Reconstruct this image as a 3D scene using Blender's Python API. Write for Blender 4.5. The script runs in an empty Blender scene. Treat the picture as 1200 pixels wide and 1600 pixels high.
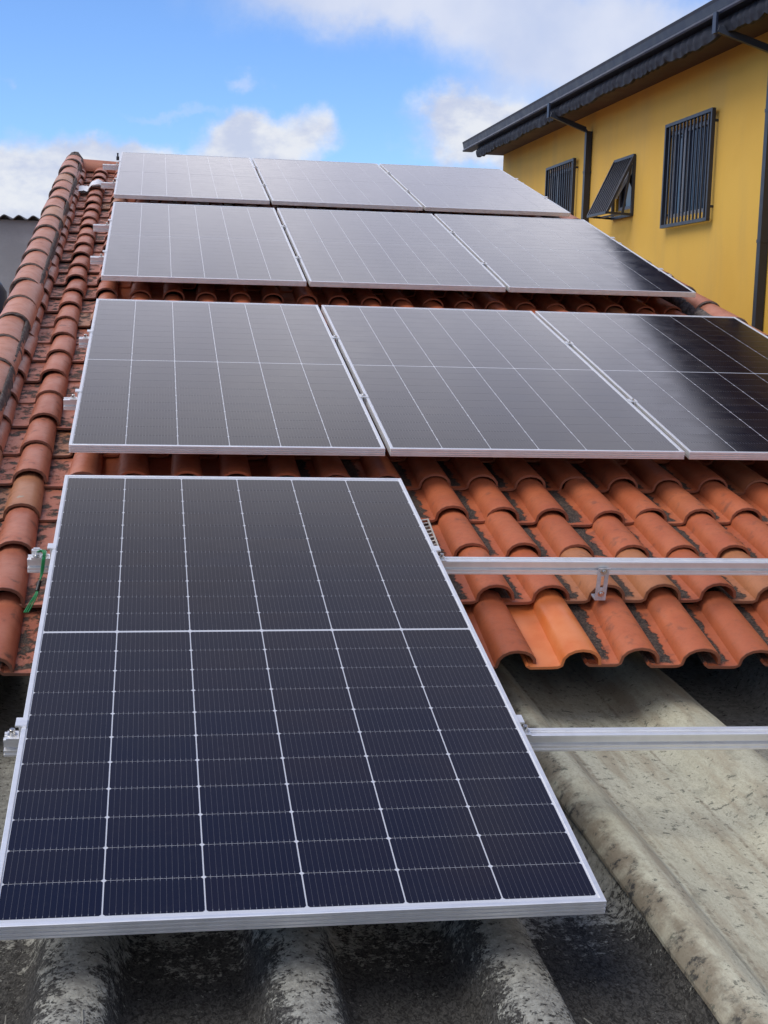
import bpy, math, random
from mathutils import Matrix, Vector
R = math.radians
rnd = random.Random(7)
SC = bpy.context.scene
COL = SC.collection

# ------------------------------------------------------------------ camera
cam_d = bpy.data.cameras.new('camera')
cam_d.sensor_fit = 'AUTO'; cam_d.sensor_width = 36.0
cam_d.lens = 48.84
cam_d.clip_start = 0.05; cam_d.clip_end = 2000
cam = bpy.data.objects.new('camera', cam_d); COL.objects.link(cam)
_r = Vector((0.98659759, -0.1605075, 0.02936916))
_d = Vector((0.00715366, -0.13726837, -0.99050806))
_f = Vector((0.16301543, 0.97744296, -0.13428042))
CAM = Vector((0.28942, -2.39834, 1.07522))
cam.matrix_world = Matrix(((_r.x, -_d.x, -_f.x, CAM.x), (_r.y, -_d.y, -_f.y, CAM.y), (_r.z, -_d.z, -_f.z, CAM.z), (0, 0, 0, 1)))
SC.camera = cam

# ------------------------------------------------------------------ sky, sun, exposure
SUN_EL, SUN_AZ = R(56), R(250)          # azimuth clockwise from +Y
world = bpy.data.worlds.new('World'); SC.world = world; world.use_nodes = True
wn = world.node_tree; wn.nodes.clear()

class NT:
    """small helper for building node trees"""
    def __init__(s, tree): s.t = tree
    def n(s, typ, **kw):
        nd = s.t.nodes.new(typ)
        ins = kw.pop('ins', {})
        for k, v in kw.items(): setattr(nd, k, v)
        for k, v in ins.items(): s.set(nd.inputs[k], v)
        return nd
    def set(s, sock, v):
        if hasattr(v, 'is_output'): s.t.links.new(v, sock)
        elif isinstance(v, (tuple, list)):
            sock.default_value = tuple(v) + (1.0,) if (len(v) == 3 and sock.type == 'RGBA') else v
        else: sock.default_value = v
    def m(s, op, a, b=None, c=None, clamp=False):
        nd = s.t.nodes.new('ShaderNodeMath'); nd.operation = op; nd.use_clamp = clamp
        s.set(nd.inputs[0], a)
        if b is not None: s.set(nd.inputs[1], b)
        if c is not None: s.set(nd.inputs[2], c)
        return nd.outputs[0]
    def ss(s, x, a, b, lo=0.0, hi=1.0):
        nd = s.t.nodes.new('ShaderNodeMapRange'); nd.interpolation_type = 'SMOOTHSTEP'
        s.set(nd.inputs[0], x); s.set(nd.inputs[1], a); s.set(nd.inputs[2], b); s.set(nd.inputs[3], lo); s.set(nd.inputs[4], hi)
        return nd.outputs[0]
    def noise(s, vec, scale, detail=4, rough=.55, w=None, dist=0.0):
        nd = s.t.nodes.new('ShaderNodeTexNoise')
        if w is not None: nd.noise_dimensions = '4D'; s.set(nd.inputs['W'], w)
        s.set(nd.inputs['Vector'], vec); s.set(nd.inputs['Scale'], scale); s.set(nd.inputs['Detail'], detail)
        s.set(nd.inputs['Roughness'], rough); s.set(nd.inputs['Distortion'], dist)
        return nd.outputs['Fac']
    def mix(s, f, a, b, blend='MIX'):
        nd = s.t.nodes.new('ShaderNodeMix'); nd.data_type = 'RGBA'; nd.blend_type = blend
        s.set(nd.inputs[0], f); s.set(nd.inputs[6], a); s.set(nd.inputs[7], b)
        return nd.outputs[2]
    def xyz(s, vec):
        nd = s.t.nodes.new('ShaderNodeSeparateXYZ'); s.set(nd.inputs[0], vec); return nd.outputs
    def comb(s, x, y, z):
        nd = s.t.nodes.new('ShaderNodeCombineXYZ'); s.set(nd.inputs[0], x); s.set(nd.inputs[1], y); s.set(nd.inputs[2], z); return nd.outputs[0]
    def vm(s, op, a, b):
        nd = s.t.nodes.new('ShaderNodeVectorMath'); nd.operation = op; s.set(nd.inputs[0], a); s.set(nd.inputs[1], b); return nd.outputs[0]
    def bump(s, h, strength, dist):
        nd = s.t.nodes.new('ShaderNodeBump'); s.set(nd.inputs['Height'], h); s.set(nd.inputs['Strength'], strength); s.set(nd.inputs['Distance'], dist); return nd.outputs[0]

W = NT(wn)
sky = W.n('ShaderNodeTexSky', sky_type='NISHITA', sun_disc=False, sun_elevation=SUN_EL, sun_rotation=SUN_AZ,
          altitude=800, air_density=1.0, dust_density=0.3, ozone_density=2.0)
tc = W.n('ShaderNodeTexCoord')
dirv = tc.outputs['Generated']
dx, dy, dz = W.xyz(dirv)
el0 = W.m('MULTIPLY', W.m('ARCSINE', dz), 57.2958)
az0 = W.m('MULTIPLY', W.m('ARCTAN2', dx, dy), 57.2958)
n1 = W.noise(dirv, 17, 9, .60); n2 = W.noise(W.vm('ADD', dirv, (3.7, 1.9, 5.1)), 17, 9, .60)
az = W.m('ADD', az0, W.m('MULTIPLY', W.m('SUBTRACT', n1, .5), 5.0))
el = W.m('ADD', el0, W.m('MULTIPLY', W.m('SUBTRACT', n2, .5), 3.6))
def blob(a, e, sa, se, k):
    p = W.m('POWER', W.m('DIVIDE', W.m('SUBTRACT', az, a), sa), 2.0)
    q = W.m('POWER', W.m('DIVIDE', W.m('SUBTRACT', el, e), se), 2.0)
    return W.m('MULTIPLY', W.m('EXPONENT', W.m('MULTIPLY', W.m('ADD', p, q), -1.0)), k)
def total(bs):
    s_ = bs[0]
    for b in bs[1:]: s_ = W.m('ADD', s_, b)
    return s_
# heaps of cumulus low over the roofs
heap = total([blob(3.4, 6.9, 1.9, 1.25, 1.15), blob(6.3, 7.5, 1.3, 1.1, .55), blob(-6.5, 4.6, 2.6, 1.9, 1.15), blob(-1.2, 5.6, 2.6, 1.2, 1.15),
              blob(12.8, 7.8, 2.9, 1.7, 1.05), blob(22, 7.5, 5, 2.0, .9), blob(-16, 7, 6, 2.4, .9), blob(34, 9, 8, 3, 1.0), blob(-34, 8, 7, 3, 1.0)])
horizon = W.ss(el, 5.6, 3.0)
heap = W.m('MAXIMUM', heap, W.m('MULTIPLY', horizon, .75))
# thin veil, spreading over most of the upper sky
veil = total([blob(9.2, 12.8, 7.2, 1.75, 1.05), blob(17.5, 10.6, 5.6, 2.1, .95), blob(.2, 8.0, 2.6, .28, .36), blob(3.3, 9.3, 1.0, .4, .45), blob(-6.2, 8.6, .5, .3, .35)])
patch = W.noise(dirv, 3.0, 6, .55)
# a bright bank of cloud stands above the frame, breaking up into blue towards the zenith
bank = W.m('MULTIPLY', W.m('MULTIPLY', W.ss(el, 12.6, 19), W.ss(W.m('ADD', el, W.m('MULTIPLY', W.m('SUBTRACT', patch, .5), 24)), 52, 34)), W.ss(patch, .30, .58, .66, 1.0))
loose = W.m('MULTIPLY', W.ss(el, 30, 44), W.ss(patch, .50, .66, 0, .7))
heap_f = W.ss(heap, .20, .70, 0, .95)
veil_f = W.ss(veil, .12, .85, 0, .93)
bank_f = W.m('MAXIMUM', bank, loose)
shade = W.noise(W.vm('MULTIPLY', dirv, (1, 1, 1.7)), 26, 7, .6)
heap_c = W.mix(W.ss(shade, .36, .64), (.66, .72, .90), (.93, .95, 1.0))
veil_c = W.mix(W.ss(W.noise(dirv, 7, 5, .55), .35, .65), (.58, .66, .88), (.78, .82, .95))
bg_sky = W.n('ShaderNodeBackground', ins={'Color': W.mix(1.0, sky.outputs[0], (.70, .90, 1.22), 'MULTIPLY'), 'Strength': 0.12})
bg_v = W.n('ShaderNodeBackground', ins={'Color': veil_c, 'Strength': 0.76})
bank_c = W.mix(W.ss(W.noise(dirv, 6, 6, .55), .35, .65), (.80, .795, .92), (1.0, .99, 1.09))
bg_b = W.n('ShaderNodeBackground', ins={'Color': bank_c, 'Strength': W.ss(el, 24, 37, 1.20, .42)})
bg_h = W.n('ShaderNodeBackground', ins={'Color': heap_c, 'Strength': 0.70})
mx1 = W.n('ShaderNodeMixShader', ins={0: veil_f, 1: bg_sky.outputs[0], 2: bg_v.outputs[0]})
mxb = W.n('ShaderNodeMixShader', ins={0: bank_f, 1: mx1.outputs[0], 2: bg_b.outputs[0]})
mx2 = W.n('ShaderNodeMixShader', ins={0: heap_f, 1: mxb.outputs[0], 2: bg_h.outputs[0]})
W.n('ShaderNodeOutputWorld', ins={0: mx2.outputs[0]})

sun_d = bpy.data.lights.new('sun', 'SUN'); sun_d.energy = 2.0; sun_d.angle = R(42); sun_d.color = (1, .95, .87)
sun = bpy.data.objects.new('sun', sun_d); COL.objects.link(sun)
sdir = Vector((math.sin(SUN_AZ) * math.cos(SUN_EL), math.cos(SUN_AZ) * math.cos(SUN_EL), math.sin(SUN_EL)))
sun.rotation_euler = sdir.to_track_quat('Z', 'Y').to_euler(); sun.location = (0, -4, 14)
SC.view_settings.view_transform = 'Standard'; SC.view_settings.look = 'None'
SC.view_settings.exposure = 0.35; SC.view_settings.gamma = 1.0; SC.view_settings.use_curve_mapping = False
SC.render.engine = 'CYCLES'
SC.cycles.max_bounces = 8; SC.cycles.use_denoising = True

# ------------------------------------------------------------------ mesh helpers
class MB:
    def __init__(s): s.v = []; s.f = []; s.mi = []; s.sm = []; s.cur = 0; s.smooth = False
    def vs(s, pts): i = len(s.v); s.v += [tuple(p) for p in pts]; return i
    def face(s, idx): s.f.append(tuple(idx)); s.mi.append(s.cur); s.sm.append(s.smooth)
    def box(s, a, b, M=None):
        (x0, y0, z0), (x1, y1, z1) = a, b
        P = [Vector((x, y, z)) for z in (z0, z1) for y in (y0, y1) for x in (x0, x1)]
        if M: P = [M @ p for p in P]
        i = s.vs(P)
        for q in ((0, 2, 3, 1), (4, 5, 7, 6), (0, 1, 5, 4), (2, 6, 7, 3), (0, 4, 6, 2), (1, 3, 7, 5)): s.face([i + k for k in q])
    def loft(s, rings, closed=True, caps=True):
        n = len(rings[0]); b = [s.vs(r) for r in rings]
        for a, c in zip(b, b[1:]):
            for k in range(n if closed else n - 1):
                j = (k + 1) % n; s.face((a + k, a + j, c + j, c + k))
        if caps and closed:
            s.face([b[0] + k for k in range(n)][::-1]); s.face([b[-1] + k for k in range(n)])
    def grid(s, rows):
        b = [s.vs(r) for r in rows]; n = len(rows[0])
        for a, c in zip(b, b[1:]):
            for k in range(n - 1): s.face((a + k, a + k + 1, c + k + 1, c + k))
    def tube(s, pts, r, n=8, caps=True):
        pts = [Vector(p) for p in pts]; rings = []
        up = Vector((0, 0, 1))
        for i, p in enumerate(pts):
            t = (pts[min(i + 1, len(pts) - 1)] - pts[max(i - 1, 0)]).normalized()
            if abs(t.dot(up)) > .95: up = Vector((1, 0, 0))
            x = t.cross(up).normalized(); y = x.cross(t)
            rr = r[i] if isinstance(r, (list, tuple)) else r
            rings.append([p + x * (math.cos(2 * math.pi * k / n) * rr) + y * (math.sin(2 * math.pi * k / n) * rr) for k in range(n)])
        s.loft(rings, True, caps)
    def mesh(s, name, mats, sharp=None):
        me = bpy.data.meshes.new(name); me.from_pydata(s.v, [], s.f)
        for m in (mats if isinstance(mats, (list, tuple)) else [mats]): me.materials.append(m)
        me.polygons.foreach_set('material_index', s.mi); me.polygons.foreach_set('use_smooth', s.sm)
        if sharp: me.polygons.foreach_set('use_smooth', [True] * len(s.f)); me.set_sharp_from_angle(angle=R(sharp))
        me.update(); return me

def link(name, me, parent=None, world_m=None, label=None, cat=None, group=None, kind=None):
    o = bpy.data.objects.new(name, me); COL.objects.link(o)
    if world_m is not None: o.matrix_world = world_m
    if parent:
        o.parent = parent
        if world_m is not None: o.matrix_parent_inverse = parent_mw(parent).inverted()
    tag(o, label, cat, group, kind); return o
MW = {}
def parent_mw(p): return MW.get(p.name, Matrix.Identity(4))
def tag(o, label=None, cat=None, group=None, kind=None):
    if label: o['label'] = label
    if cat: o['category'] = cat
    if group: o['group'] = group
    if kind: o['kind'] = kind
def thing(name, M, label, cat, group=None):
    o = bpy.data.objects.new(name, None); COL.objects.link(o); o.empty_display_size = .1
    o.matrix_world = M; MW[o.name] = M.copy(); tag(o, label, cat, group); return o
T = Matrix.Translation

# ------------------------------------------------------------------ materials
def mat(name, fn):
    m = bpy.data.materials.new(name); m.use_nodes = True; t = m.node_tree; t.nodes.clear()
    N = NT(t); p = N.n('ShaderNodeBsdfPrincipled'); o = N.n('ShaderNodeOutputMaterial', ins={0: p.outputs[0]})
    fn(N, p); return m
def S(N, p, **kw):
    names = {'base': 'Base Color', 'rough': 'Roughness', 'metal': 'Metallic', 'normal': 'Normal', 'spec': 'Specular IOR Level', 'ior': 'IOR',
             'coat': 'Coat Weight', 'coatr': 'Coat Roughness', 'aniso': 'Anisotropic', 'alpha': 'Alpha', 'sheen': 'Sheen Weight', 'sheenr': 'Sheen Roughness', 'sheenc': 'Sheen Tint'}
    for k, v in kw.items(): N.set(p.inputs[names[k]], v)
def OBJ(N): return N.n('ShaderNodeTexCoord').outputs['Object']
def RND(N): return N.n('ShaderNodeObjectInfo').outputs['Random']

def simple(name, base, rough, metal=0.0, noise=0.0, scale=8.0, bump=0.0):
    def fn(N, p):
        c = OBJ(N); nz = N.noise(c, scale, 6, .6)
        b = N.mix(N.ss(nz, .3, .7), tuple(x * (1 - noise) for x in base), tuple(min(1, x * (1 + noise)) for x in base))
        S(N, p, base=b, rough=N.ss(nz, .3, .7, rough * .85, min(1, rough * 1.15)), metal=metal)
        if bump: S(N, p, normal=N.bump(N.noise(c, scale * 12, 4, .6), bump, .004))
    return mat(name, fn)

def f_alu(N, p):
    c = OBJ(N); st = N.noise(N.vm('MULTIPLY', c, (3, 260, 260)), 1.0, 3, .5); sp = N.noise(c, 22, 5, .6)
    S(N, p, base=N.mix(N.ss(sp, .35, .75), (.92, .91, .895), (.85, .84, .825)), metal=.80, rough=N.ss(st, .3, .7, .40, .52))
M_ALU = mat('anodised_aluminium', f_alu)
M_STEEL = simple('stainless_bolt', (.55, .54, .52), .28, 1.0, .1, 60)
M_HOOK = simple('hook_steel', (.50, .50, .51), .40, .35, .15, 40)

CW, CH = .1822, .1035     # cell, across and along the slope
def f_cell(N, p):
    c = OBJ(N); x, y, z = N.xyz(c); r = RND(N)
    # sixteen fine wires per cell with a solder pad at each end
    fx = N.m('FRACT', N.m('ADD', N.m('DIVIDE', x, CW / 16), .5))
    dxw = N.m('MULTIPLY', N.m('ABSOLUTE', N.m('SUBTRACT', fx, .5)), CW / 16)
    wire = N.m('LESS_THAN', dxw, .00022)
    ends = N.m('GREATER_THAN', N.m('ABSOLUTE', y), CH / 2 - .006)
    pad = N.m('MULTIPLY', N.m('LESS_THAN', dxw, .0006), ends)
        # screen printed fingers, very fine, only a tone
    blotch = N.noise(c, 5, 3, .5, w=N.m('MULTIPLY', r, 40))
    base = N.mix(r, (.0045, .0038, .0120), (.0105, .0066, .0105))
    base = N.mix(N.ss(blotch, .3, .7), base, (.0068, .0052, .0110))
    base = N.mix(wire, base, (.100, .094, .095)); base = N.mix(pad, base, (.15, .15, .16))
    geo = N.n('ShaderNodeTexCoord').outputs['Object']
    dust = N.noise(geo, 40, 6, .65, w=N.m('MULTIPLY', r, 17))
    base = N.mix(N.ss(dust, .5, .9, 0, .022), base, (.35, .32, .28))
    S(N, p, base=base, rough=N.ss(N.noise(geo, 9, 4, .6, w=N.m('MULTIPLY', r, 9)), .3, .7, .09, .14), spec=.5, ior=1.46)
M_CELL = mat('solar_cell', f_cell)
def f_back(N, p):
    S(N, p, base=(.52, .53, .56), rough=.16, ior=1.46)
M_BACK = mat('white_backsheet', f_back)

def tile_mat(name, base_a, base_b, moss, dark, gloss, kind=0):
    def fn(N, p):
        c = OBJ(N); x, y, z = N.xyz(c); r = RND(N); w = N.m('MULTIPLY', r, 60)
        big = N.noise(c, 7, 5, .6, w=w); fine = N.noise(c, 60, 6, .65, w=w); mid = N.noise(c, 18, 6, .62, w=w)
        b = N.mix(N.ss(big, .3, .7), base_a, base_b)
        b = N.mix(N.m('MULTIPLY', r, .45), b, tuple(v * .72 for v in base_a))
        # every few tiles is a paler, yellower firing
        b = N.mix(N.ss(N.m('FRACT', N.m('MULTIPLY', r, 7.31)), .93, .95, 0, .45), b, (.36, .20, .085))
        b = N.mix(N.ss(fine, .45, .75, 0, .28), b, (.14, .055, .03))
        b = N.mix(N.ss(mid, .56, .70, 0, dark), b, (.075, .042, .032))
        if moss:
            # dry moss lying in the pan beside the neighbouring cover, with a ragged edge
            rag = N.m('ADD', x, N.m('MULTIPLY', N.m('SUBTRACT', N.noise(c, 26, 6, .7, w=w), .5), .085))
            ym = N.m('ADD', y, N.m('MULTIPLY', N.m('SUBTRACT', N.noise(c, 12, 5, .7, w=w), .5), .12))
            strip = N.m('MULTIPLY', N.ss(rag, moss, moss - .006), N.ss(ym, .012, .03))
            crumbs = N.ss(N.noise(c, 150, 4, .7, w=w), .35, .62)
            mcol = N.mix(crumbs, (.022, .016, .012), (.115, .082, .058))
            gaps = N.ss(N.noise(c, 45 if moss < -.08 else 15, 7, .72, w=w), .62 if moss < -.08 else .45, .70 if moss < -.08 else .51, 1, .25 if moss < -.08 else .1)
            strip = N.m('MULTIPLY', strip, gaps)
            b = N.mix(strip, b, mcol)
        else:
            strip = 0.0
        # pale lichen rosettes, few
        vor = N.n('ShaderNodeTexVoronoi', voronoi_dimensions='4D', ins={'Vector': c, 'Scale': 9.0, 'W': w, 'Randomness': 1.0})
        lv = N.m('ADD', vor.outputs['Distance'], N.m('MULTIPLY', N.m('SUBTRACT', fine, .5), .35))
        lich = N.m('MULTIPLY', N.ss(lv, .16, .10), N.m('GREATER_THAN', N.xyz(vor.outputs['Color'])[0], .80))
        lich = N.m('MULTIPLY', lich, N.ss(N.noise(c, 120, 3, .6), .35, .55, .25, .9))
        b = N.mix(lich, b, (.30, .29, .23))
        # sooty nose edge
        edge = N.m('MULTIPLY', N.ss(N.m('ADD', y, N.m('MULTIPLY', mid, .012)), .012, .004), .55 if moss < -.08 or not moss else .85)
        b = N.mix(edge, b, (.09, .045, .03))
        ht = N.m('ADD', N.m('MULTIPLY', fine, .5), N.m('MULTIPLY', mid, .5))
        if moss: ht = N.m('ADD', ht, N.m('MULTIPLY', strip, N.m('ADD', N.m('MULTIPLY', crumbs, 1.6), 1.5)))
        S(N, p, base=b, rough=N.m('ADD', N.ss(mid, .3, .7, gloss, gloss + .14), N.m('MULTIPLY', strip, .3) if moss else 0.0, clamp=True), normal=N.bump(ht, .75, .0028), spec=.45)
    return mat(name, fn)
M_TILE = tile_mat('fired_clay', (.40, .097, .035), (.47, .132, .051), -.082, .48, .47)
M_TILE_OLD = tile_mat('weathered_clay', (.39, .118, .060), (.47, .172, .098), -.064, .75, .38)
M_CAP = tile_mat('weathered_cap_clay', (.43, .155, .085), (.50, .21, .125), 0, .45, .40)
def f_new(N, p):
    c = OBJ(N); n = N.noise(c, 9, 5, .6); f = N.noise(c, 90, 5, .6)
    b = N.mix(N.ss(n, .3, .7), (.60, .155, .040), (.66, .215, .075)); b = N.mix(N.ss(f, .6, .8, 0, .15), b, (.35, .1, .03))
    S(N, p, base=b, rough=N.ss(n, .3, .7, .30, .40), normal=N.bump(f, .2, .001))
M_TILE_NEW = mat('new_clay', f_new)
def f_mortar(N, p):
    c = OBJ(N); n = N.noise(c, 40, 6, .7); f = N.noise(c, 160, 4, .6)
    S(N, p, base=N.mix(N.ss(n, .35, .65), (.060, .048, .042), (.17, .14, .12)), rough=.95, normal=N.bump(N.m('ADD', n, N.m('MULTIPLY', f, .4)), .9, .008))
M_MORTAR = mat('grey_mortar', f_mortar)

def f_fc(light):
    def fn(N, p):
        c = OBJ(N); x, y, z = N.xyz(c)
        fib = N.noise(N.vm('MULTIPLY', c, (1.0, .55, 1)), 120, 6, .7, dist=1.2); mid = N.noise(c, 9, 7, .65); big = N.noise(c, 2.2, 5, .6); sp = N.noise(c, 48, 5, .7)
        if light:
            b = N.mix(N.ss(big, .35, .65), (.42, .40, .285), (.52, .50, .37))
            b = N.mix(N.ss(fib, .4, .7, 0, .55), b, (.23, .215, .16))
            b = N.mix(N.ss(N.noise(N.vm('MULTIPLY', c, (4.5, .6, 1)), 3.0, 8, .70), .42, .62, 0, .62), b, (.27, .215, .14))
            b = N.mix(N.ss(N.noise(N.vm('MULTIPLY', c, (1, .45, 1)), 17, 7, .72), .52, .68, 0, .5), b, (.20, .19, .135))
            # soot and brown algae clinging to the outer flank of the lap edge
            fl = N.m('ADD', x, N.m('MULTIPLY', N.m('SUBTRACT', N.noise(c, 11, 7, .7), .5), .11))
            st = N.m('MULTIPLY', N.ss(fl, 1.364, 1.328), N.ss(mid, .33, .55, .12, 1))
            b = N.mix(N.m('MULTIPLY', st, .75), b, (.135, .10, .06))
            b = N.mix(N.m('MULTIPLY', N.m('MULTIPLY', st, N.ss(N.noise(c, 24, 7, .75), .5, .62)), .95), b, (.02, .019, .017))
            b = N.mix(N.ss(N.m('ADD', N.noise(c, 42, 6, .75), N.m('MULTIPLY', N.ss(big, .45, .6), .05)), .61, .66, 0, .75), b, (.075, .078, .055))
            # dirt drawn along the two creases of the trough
            for cx, wd in ((1.455, .006), (1.697, .005)):
                dl = N.m('ABSOLUTE', N.m('SUBTRACT', N.m('ADD', x, N.m('MULTIPLY', N.m('SUBTRACT', mid, .5), .02)), cx))
                b = N.mix(N.m('MULTIPLY', N.ss(dl, wd * 1.6, .001), N.ss(sp, .38, .62, 0, .6)), b, (.13, .09, .055))
            S(N, p, base=b, rough=.88, normal=N.bump(N.m('ADD', fib, N.m('MULTIPLY', sp, .6)), .55, .003))
        else:
            pale = N.mix(N.ss(sp, .35, .65), (.235, .225, .19), (.40, .39, .33))
            black = N.mix(N.ss(fib, .35, .65), (.022, .021, .019), (.095, .090, .080))
            # lichen crust: thick in the troughs and low on the sheet, worn through on the crests
            ph = N.m('ABSOLUTE', N.m('SUBTRACT', N.m('FRACT', N.m('DIVIDE', N.m('ADD', x, 10 * .415 - .146 + .2075 - .010), .415)), .5))
            wear = N.m('ADD', N.m('MULTIPLY', N.ss(ph, .27, .02), .16), N.m('MULTIPLY', N.ss(y, .05, .75), .24))
            grit = N.noise(c, 150, 5, .7); crust = N.noise(c, 52, 6, .7); isle = N.noise(c, 11, 5, .6)
            m1 = N.m('ADD', N.m('ADD', N.m('MULTIPLY', grit, .34), N.m('MULTIPLY', crust, .40)), N.m('MULTIPLY', isle, .26))
            f = N.ss(N.m('ADD', m1, wear), .565, .625)
            b = N.mix(f, black, pale)
            b = N.mix(N.ss(N.m('ADD', N.m('MULTIPLY', m1, .6), N.m('MULTIPLY', wear, 1.0)), .40, .52, 0, .35), b, (.13, .125, .105))
            b = N.mix(N.ss(N.noise(c, 64, 5, .7), .57, .63, 0, .85), b, (.028, .024, .021))
            b = N.mix(N.ss(N.noise(c, 23, 6, .7), .64, .70, 0, .8), b, (.035, .03, .026))
            S(N, p, base=b, rough=1.0, spec=.12, normal=N.bump(N.m('ADD', N.m('ADD', fib, crust), N.m('MULTIPLY', f, .5)), .8, .005))
    return fn
M_FC_L = mat('pale_fibre_cement', f_fc(True))
M_FC_D = mat('lichened_fibre_cement', f_fc(False))
M_SCRAPE = simple('dry_plaster_scrape', (.23, .22, .18), .95, 0, .25, 60, .5)

def f_yel(N, p):
    c = N.n('ShaderNodeNewGeometry').outputs['Position']
    big = N.noise(c, .8, 6, .6); run = N.noise(N.vm('MULTIPLY', c, (1.1, 1.1, .22)), 1.6, 7, .62); f = N.noise(c, 70, 5, .6)
    b = N.mix(N.ss(big, .35, .65), (.74, .43, .062), (.78, .465, .072))
    b = N.mix(N.ss(run, .44, .70, 0, .22), b, (.45, .30, .115))
    S(N, p, base=b, rough=.78, normal=N.bump(f, .35, .004))
M_YEL = mat('yellow_wall_paint', f_yel)
M_SOFFIT = simple('painted_soffit', (.095, .062, .058), .7, 0, .12, 3)
M_NAVY = simple('slate_blue_paint', (.012, .020, .045), .42, 0, .15, 5)
M_FRINGE = simple('dark_fringe_paint', (.011, .014, .024), .7, 0, .25, 14, .4)
M_PIPE = simple('dark_pipe_paint', (.014, .017, .026), .40, 0, .12, 6)
M_BAR = simple('grille_paint', (.018, .022, .034), .38, 0, .12, 20)
M_BARL = simple('grille_bar_paint', (.018, .022, .034), .36, 0, .12, 20)
def f_glass(N, p):
    c = OBJ(N); n = N.noise(c, 3, 3, .5)
    S(N, p, base=N.mix(n, (.006, .012, .030), (.014, .026, .055)), rough=.05, ior=1.5, normal=N.bump(n, .05, .02))
M_GLASS = mat('window_glass', f_glass)
M_FRAME = simple('window_frame_paint', (.30, .31, .33), .45, .3, .08, 12)
M_SASH = simple('grey_sash', (.20, .19, .17), .5, .2, .1, 12)
def f_render(N, p):
    c = N.n('ShaderNodeNewGeometry').outputs['Position']
    b = N.mix(N.ss(N.noise(c, .9, 7, .65), .35, .68), (.29, .28, .275), (.42, .40, .39)); b = N.mix(N.ss(N.noise(N.vm('MULTIPLY', c, (4, 4, .5)), 1.5, 6, .65), .58, .72, 0, .6), b, (.13, .105, .085))
    S(N, p, base=b, rough=.92, normal=N.bump(N.noise(c, 30, 6, .65), .4, .01))
M_RENDER = mat('grey_render', f_render)
M_BRICKWALL = simple('raw_render', (.26, .22, .18), .95, 0, .25, 2.5, .4)
M_CEMENT = simple('aged_cement_sheet', (.085, .085, .09), .85, 0, .3, 9, .3)
M_GREEN = simple('green_cable_sheath', (.012, .19, .055), .35, 0, .15, 60)
M_BLACK = simple('black_plastic', (.010, .010, .011), .42, 0, .1, 30)
M_WHITE = simple('white_plastic', (.66, .66, .68), .5, 0, .1, 20)
M_TANK = simple('dark_blue_plastic', (.010, .022, .065), .35, 0, .15, 4)
M_BONE = simple('zinc_wire', (.52, .47, .40), .5, .4, .15, 40)
M_GROUND = simple('bare_ground', (.16, .13, .10), .95, 0, .35, .6, .4)
M_DECK = simple('roof_timber', (.06, .042, .03), .9, 0, .2, 6)

# ------------------------------------------------------------------ roof frame of reference
AL = 0.23644                                        # pitch of the tiled roof
UX, UV, UN = Vector((1, 0, 0)), Vector((0, math.cos(AL), math.sin(AL))), Vector((0, -math.sin(AL), math.cos(AL)))
MR = Matrix(((1, UV.x, UN.x, 0), (0, UV.y, UN.y, 0), (0, UV.z, UN.z, 0), (0, 0, 0, 1)))
def RP(u, v, w): return MR @ Vector((u, v, w))

# ------------------------------------------------------------------ ground (far below, reaches the horizon)
g = MB(); g.grid([[(x, y, -3.4) for x in (-900, -60, -10, 0, 10, 60, 900)] for y in (-900, -60, -10, 0, 15, 60, 900)])
link('ground', g.mesh('ground', M_GROUND), kind='structure')

# ------------------------------------------------------------------ tiled house
HB = Vector((1.6, 6.0, -3.4)); HM = T(HB)
house = thing('house', HM, 'low house whose red clay tiled roof carries the rows of solar panels', 'house')
def hpart(name, me, M=Matrix.Identity(4), label=None, kind=None, parent=house):
    o = bpy.data.objects.new(name, me); COL.objects.link(o); o.parent = parent
    o.matrix_parent_inverse = HM.inverted(); o.matrix_basis = M; tag(o, label, None, None, kind); return o

PITCH, GAUGE, TL = .186, .338, .402
def tile_mesh(name, m, fold=.003):
    """one clay roof tile: flat pan on the left, round cover on the right; nose at y=0, head at y=TL"""
    b = MB()
    def prof(k):
        rx = .0625 - .008 * k; rz = .054 - .006 * k
        pts = [(-.160, .007), (-.152, 0), (-.090 + .004 * k, 0), (-.071 + .004 * k, .001)]
        for i in range(9):
            a = math.pi * (1 - i / 8); pts.append((math.cos(a) * rx, max(fold, math.sin(a) ** .85 * rz + .004)))
        return pts
    th = .009
    rings = []
    for y, k, dzz in ((0, 0, 0), (.006, 0, .0012), (.15, .35, .0012), (.30, .75, .0012), (TL, 1, 0)):
        p = prof(k); top = [(x, y, z - .044 * y + dzz) for x, z in p]
        low = []
        for i, (x, z) in enumerate(p):
            q0, q1 = p[max(i - 1, 0)], p[min(i + 1, len(p) - 1)]
            tx, tz = q1[0] - q0[0], q1[1] - q0[1]; L_ = math.hypot(tx, tz) or 1
            low.append((x + tz / L_ * th, y, z - tx / L_ * th - .044 * y))
        rings.append(top + low[::-1])
    b.loft(rings, True, True)
    return b.mesh(name, m, 38)
T_STD, T_OLD, T_NEW = tile_mesh('roof_tile', M_TILE), tile_mesh('roof_tile_old', M_TILE_OLD), tile_mesh('roof_tile_new', M_TILE_NEW)
def col_u(c, v): return -.15 + PITCH * c - .006 * (v - 2)
W0 = -.196                                         # pan level below the panels' face
hid = MB(); hid_o = []
count = 0
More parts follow.
